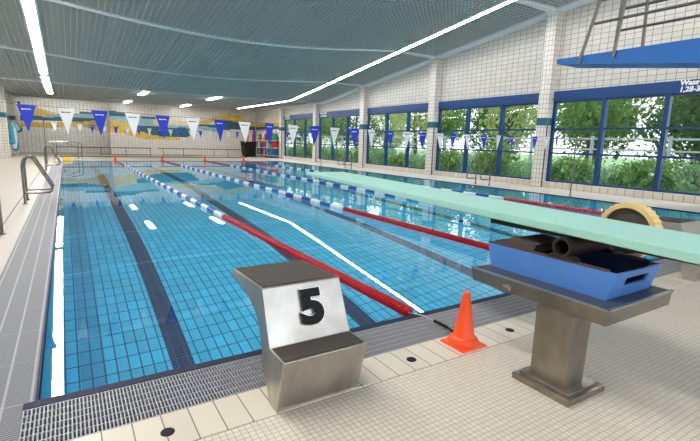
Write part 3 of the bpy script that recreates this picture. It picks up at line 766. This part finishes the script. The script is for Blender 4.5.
# shelf rack along the right wall
t = thing('storage_rack', 'open steel shelf rack against right wall in far corner', 'shelf', (13.75,31.2,0)); X0,X1,Y0,Y1 = 13.4,14.0,29.75,33.3
for x in (X0,X1):
    for y in (Y0,30.93,32.12,Y1):
        mb = MB(); mb.box(x-.02,x+.02,y-.025,y+.025,0,1.95); mb.build('upright','chrome',t)
for z in (.18,.75,1.32,1.9):
    mb = MB(); mb.box(X0,X1,Y0,Y1,z,z+.03); mb.build('shelf','fwhite',t)
items = [('fblue','blue'),('red','red'),('yl','yellow'),('gr','green'),('wh','white')]
M['pale'] = plain('pale_fence',(176,190,182),.7); M['yl'] = plain('foam_yellow',(236,200,50),.6); M['gr'] = plain('foam_green',(30,150,90),.6); M['wh']=M['fwhite']
random.seed(3)
lv = {0.21:'bottom',.78:'middle',1.35:'top'}; seen=set()
for z in (.21,.78,1.35):
    for c0,cn in ((Y0+.08,'right'),(31.0,'centre'),(32.2,'left')):
        y = c0
        for k in range(5):
            m,cnm = items[(k*2+int(z*10)+int(c0)+random.randint(0,1))%5] if not (z<.3 and c0<30) else items[(k%2)*3]
            h = random.choice((.34,.42,.48)); mb = MB(); mb.box(X0+.06,X1-.1,y,y+.16,z,z+h)
            o = mb.build('kickboard', m, bevel=.015)
            pos = ['first','second','third','fourth','fifth'][4-k]
            tag(o, '%s foam kickboard on the %s shelf, %s from left in %s section' % (cnm, lv[z], pos, cn), 'kickboard', 'kickboards on the shelf rack'); y += .205
for y,lab in ((33.0,'white poster with red figure, left one above the shelf'),(30.9,'white poster with red figure, right one above the shelf')):
    t = thing('poster', lab, 'poster', (14.22,y,2.1)); 
    mb = MB(); mb.box(14.2,14.24,y-.45,y+.45,1.6,2.18); mb.build('sheet','fwhite',t)
    mb = MB()
    for (a,b2,c,d) in ((-.2,.1,2.0,2.14),(-.28,.0,1.86,2.0),(-.3,-.15,1.68,1.86),(.05,.2,1.7,1.9)): mb.box(14.194,14.2,y+a,y+b2,c,d)
    mb.build('red_print','orange',t)
# left wall: panel, hooks with hanging bags, camera
mb = MB(); mb.box(XL,XL+.12,28.9,30.6,2.55,3.25); tag(mb.build('wall_speaker',plain('speaker_grey',(84,96,116),.6),bevel=.02),'grey blue box mounted high on left wall','speaker')
t = thing('wall_camera','small dark camera under ceiling at far left corner','camera',(XL+.3,36.5,3.4))
mb = MB(); mb.tube([(XL,36.5,3.5),(XL+.3,36.5,3.45)],.02,8); mb.build('bracket','pole',t)
mb = MB(); mb.lathe([(.05,-.12),(.08,-.1),(.08,.1),(.05,.14)],(XL+.35,36.5,3.42),'y',14); mb.build('camera_body','black',t,smooth=True)
random.seed(5)
M['bag1']=plain('bag_teal',(40,120,140),.7,var=.3,scale=9); M['bag2']=plain('bag_pale',(150,190,200),.7,var=.3,scale=9)
for k,(y,z,h,m,lab) in enumerate(((29.6,2.0,1.3,'bag1','long teal mesh bag hanging on left wall'),(30.6,1.9,1.5,'bag2','pale grey mesh bag hanging on left wall'),(31.4,1.2,.9,'bag1','teal bag bundle low on left wall'),(32.9,2.05,.6,'bag2','pale blue towel hanging beside the left wall pillar'),(34.4,2.0,.6,'bag1','small teal bag nearest the far left corner'))):
    t = thing('mesh_bag',lab,'bag',(XL+.1,y,z),'bags hanging on the left wall')
    mb = MB(); mb.lathe([(.03,-h),(.16,-h+.06),(.2,-h*.6),(.13,-h*.25),(.03,0)],(XL+.32,y,z),'z',14); mb.v=[(XL+.32+(a-XL-.32)*(1+.25*math.sin(9*c)),b2+.06*math.sin(7*c+k),c) for a,b2,c in mb.v]; mb.build('bag_body',m,t,smooth=True)
    mb = MB(); mb.tube([(XL,y,z+.02),(XL+.34,y,z+.02),(XL+.36,y,z+.06)],.012,6); mb.build('hook','pole',t)

# ------------------------------------------------------------------ outside
b = MB(); b.quad((WX+.1,-30,-.15),(90,-30,-.15),(90,110,-.15),(WX+.1,110,-.15)); struct(b.build('ground','grass'))
def crown(mb, c, rx, ry, rz, n, s, rnd):
    for _ in range(n):
        a = rnd.uniform(0,2*PI); u = rnd.uniform(-1,1); r = rnd.uniform(.45,1)**.5
        w = math.sqrt(1-u*u); k = 1+.22*math.sin(5*a+3*u)+.12*math.sin(11*a-4*u)
        p = Vector((c[0]+rx*r*k*w*math.cos(a), c[1]+ry*r*k*w*math.sin(a), c[2]+rz*r*k*u))
        d = Vector((rnd.uniform(-1,1),rnd.uniform(-1,1),rnd.uniform(-1,1))).normalized(); e = d.orthogonal().normalized(); f = d.cross(e)
        L = s*rnd.uniform(.6,1.3)
        mb.add([p-e*L*.5, p+f*L*.28, p+e*L*.5, p-f*L*.28], [(0,1,2,3)])
rnd = random.Random(11)
def make_tree(kind):
    t = thing('tree','x','tree',(0,0,0),'trees beyond the windows')
    mb = MB(); mb.tube([(0,0,-.2),(.05,0,1.5),(-.05,.1,3.0),(.1,0,4.6)],[.16,.13,.1,.05],8)
    for a in range(5): mb.tube([(0,.05,2.0+.4*a),(1.0*math.cos(a*2.1),1.0*math.sin(a*2.1),3.0+.5*a)],[.06,.02],6)
    mb.build('trunk','bark',t,world=False)
    mb = MB()
    if kind == 0:
        for c,r in (((0,0,4.2),2.0),((.9,.6,3.3),1.4),((-1,.3,3.2),1.4),((.2,-1,3.0),1.3),((0,.2,5.6),1.2)): crown(mb,c,r,r,r*.85,900,.24,rnd)
    elif kind == 1:
        for c,r in (((0,0,3.0),1.7),((.2,.1,4.8),1.5),((0,0,6.2),1.0),((-.7,-.6,2.2),1.2),((.8,.5,2.1),1.2)): crown(mb,c,r,r,r,900,.22,rnd)
    else:
        for c,r in (((0,0,3.6),1.9),((1,-.7,4.3),1.2),((-1,.8,4.4),1.2),((0,0,2.3),1.5)): crown(mb,c,r,r,r*.8,700,.24,rnd)
    mb.build('crown',['leaf_a','leaf_b','leaf_c'][kind],t,world=False); return t
TL = ['bushy mid green tree','dense dark green tree','loose yellow green tree']
places = []
for k in range(26):
    f = k/25; yy_ = 3+ f**1.5*58; xx_ = 22+ (k%3)*3.2 + rnd.uniform(-1,1)
    places.append((xx_, yy_, [0,1,2,1,0,2,0][k%7]))
protos = {}
bayname = ['nearest window bay at right','second window bay from right','third window bay from right','fourth window bay from right','farthest window bay']
def bay_of(x,y):   # which bay one sees it through
    yy = -2.56+(y+2.56)*(14.24-.2)/(x-.2)
    i = min(4,max(0,int((yy-1.6)/5.56))); return bayname[i], (yy-1.6)/5.56-i
cnt = {}
lst = []
for (x,y,k) in places: bn, fr = bay_of(x,y); lst.append((x,y,k,bn,fr))
def place_labels(l, kinds, verb):
    from collections import defaultdict
    g = defaultdict(list)
    for q in l: g[(q[2],q[3])].append(q)
    out = {}
    ordn = ['leftmost','second from left','third from left','fourth from left','fifth from left','sixth from left','seventh from left','eighth from left']
    for key, it in g.items():
        it.sort(key=lambda q: -q[4])
        for i, q in enumerate(it):
            base = '%s outside the %s' % (kinds[key[0]], key[1])
            out[(q[0],q[1])] = base if len(it) == 1 else base+', '+ordn[min(i,7)]
    return out
lab = place_labels(lst, TL, '')
for (x,y,k,bn,fr) in lst:
    sc = rnd.uniform(.85,1.15)
    if k not in protos:
        protos[k] = make_tree(k); o = protos[k]; o.location=(x,y,-.15)
    else: o = dup(protos[k],(x,y,-.15),rz=rnd.uniform(0,6),scale=(sc,sc,sc*rnd.uniform(.9,1.1)))
    o['label'] = lab[(x,y)]
def make_shrub(kind):
    t = thing('shrub','x','shrub',(0,0,0),'shrubs outside the windows')
    mb = MB()
    for a in range(6): mb.tube([(0,0,0),(.25*math.cos(a),.25*math.sin(a),.5),(.5*math.cos(a),.5*math.sin(a),.95)],[.02,.014,.006],5)
    mb.build('stems','bark',t,world=False)
    mb = MB(); crown(mb,(0,0,.62),.85,.95,.62,1500,.13 if kind == 0 else .17,rnd)
    mb.build('foliage',['leaf_s','leaf_a'][kind],t,world=False); return t
SL = ['light leaved shrub','mid green shrub']
pl = []; y = 3.2; k = 0
while y < 44:
    pl.append((15.9+rnd.uniform(-.25,.5), y, k%2)); y += 1.35+.02*y; k += 1
lst = [(x,y,k)+bay_of(x,y) for x,y,k in pl]; lab = place_labels(lst, SL, '')
ps = {}
for (x,y,k,bn,fr) in lst:
    sc = rnd.uniform(.8,1.1)
    if k not in ps: ps[k] = make_shrub(k); o = ps[k]; o.location=(x,y,-.15)
    else: o = dup(ps[k],(x,y,-.15),rz=rnd.uniform(0,6),scale=(sc,sc,sc*rnd.uniform(.85,1.25)))
    o['label'] = lab[(x,y)]
# white boundary fence behind the shrubs
t = thing('boundary_fence','pale boundary fence between shrubs and trees outside','fence',(19.5,8,0))
for z in (1.3,1.75):
    mb = MB(); mb.box(19.46,19.54,2,60,z,z+.07); mb.build('fence_rail','pale',t)
for k in range(20):
    mb = MB(); mb.box(19.44,19.56,2.5+3*k,2.6+3*k,-.15,1.9); mb.build('fence_post','pale',t)

# ------------------------------------------------------------------ light
w = bpy.data.worlds.new('world'); bpy.context.scene.world = w; w.use_nodes = True
nt = w.node_tree; bg = nt.nodes['Background']
tc = nt.nodes.new('ShaderNodeTexCoord'); sp = nt.nodes.new('ShaderNodeSeparateXYZ'); nt.links.new(tc.outputs['Generated'], sp.inputs[0])
rp = nt.nodes.new('ShaderNodeValToRGB'); nt.links.new(sp.outputs[2], rp.inputs[0])
rp.color_ramp.elements[0].color = (.95,.97,1,1); rp.color_ramp.elements[0].position = .0
rp.color_ramp.elements[1].color = (.62,.78,1,1); rp.color_ramp.elements[1].position = .8
nt.links.new(rp.outputs[0], bg.inputs[0]); bg.inputs[1].default_value = 2.0
def area(name, loc, rot, sx, sy, e, col=(1,1,1)):
    l = bpy.data.lights.new(name,'AREA'); l.shape='RECTANGLE'; l.size=sx; l.size_y=sy; l.energy=e; l.color=col
    o = bpy.data.objects.new(name,l); C.objects.link(o); o.location=loc; o.rotation_euler=rot; return o
area('underwater_fill',(6.0,6.5,-.12),(0,0,0),11.5,12.5,230,(.92,1,1))  # added fill below the surface, stands in for light entering the water
area('underwater_fill_far',(6.0,19,-.12),(0,0,0),11.5,11.5,160,(.92,1,1))  # same added fill for the far half of the pool, no real fitting
area('near_end_fill',(5.5,-8.5,2.6),(PI/2+.05,0,PI),15,4.5,1100,(1,.99,.97))  # unseen fill panel added behind the camera, no window is built there
area('recess_fill',(.2,35.9,3.3),(PI/2,0,0),5.0,.5,24,(1,.98,.95))  # extra fill added to brighten the recessed wall, no fitting hangs here
s = bpy.data.lights.new('daylight','SUN'); s.energy = 2.2; s.angle = .3; so = bpy.data.objects.new('daylight',s); C.objects.link(so)
so.rotation_euler = Vector((-.55,.25,-.75)).to_track_quat('-Z','Y').to_euler()

# ------------------------------------------------------------------ camera
yaw,pitch,roll,f = .563,.172,.028,447.0
fw = Vector((math.sin(yaw)*math.cos(pitch), math.cos(yaw)*math.cos(pitch), -math.sin(pitch))); rt = Vector((math.cos(yaw),-math.sin(yaw),0)); up = rt.cross(fw)
r2 = rt*math.cos(roll)+up*math.sin(roll); u2 = -rt*math.sin(roll)+up*math.cos(roll)
cd = bpy.data.cameras.new('camera'); cam = bpy.data.objects.new('camera',cd); C.objects.link(cam)
cd.sensor_fit='HORIZONTAL'; cd.sensor_width=36; cd.lens = f*36/700; cd.clip_start=.05; cd.clip_end=300
m = Matrix((r2,u2,-fw)).transposed().to_4x4(); m.translation = Vector((.209,-2.56,1.322)); cam.matrix_world = m
sc = bpy.context.scene; sc.camera = cam
sc.view_settings.view_transform = 'Standard'; sc.view_settings.look = 'None'; sc.view_settings.exposure = .5
sc.cycles.max_bounces = 10; sc.cycles.diffuse_bounces = 5; sc.cycles.glossy_bounces = 4; sc.cycles.transmission_bounces = 6; sc.cycles.transparent_max_bounces = 12
sc.cycles.sample_clamp_indirect = 6; sc.cycles.caustics_reflective = False; sc.cycles.caustics_refractive = True
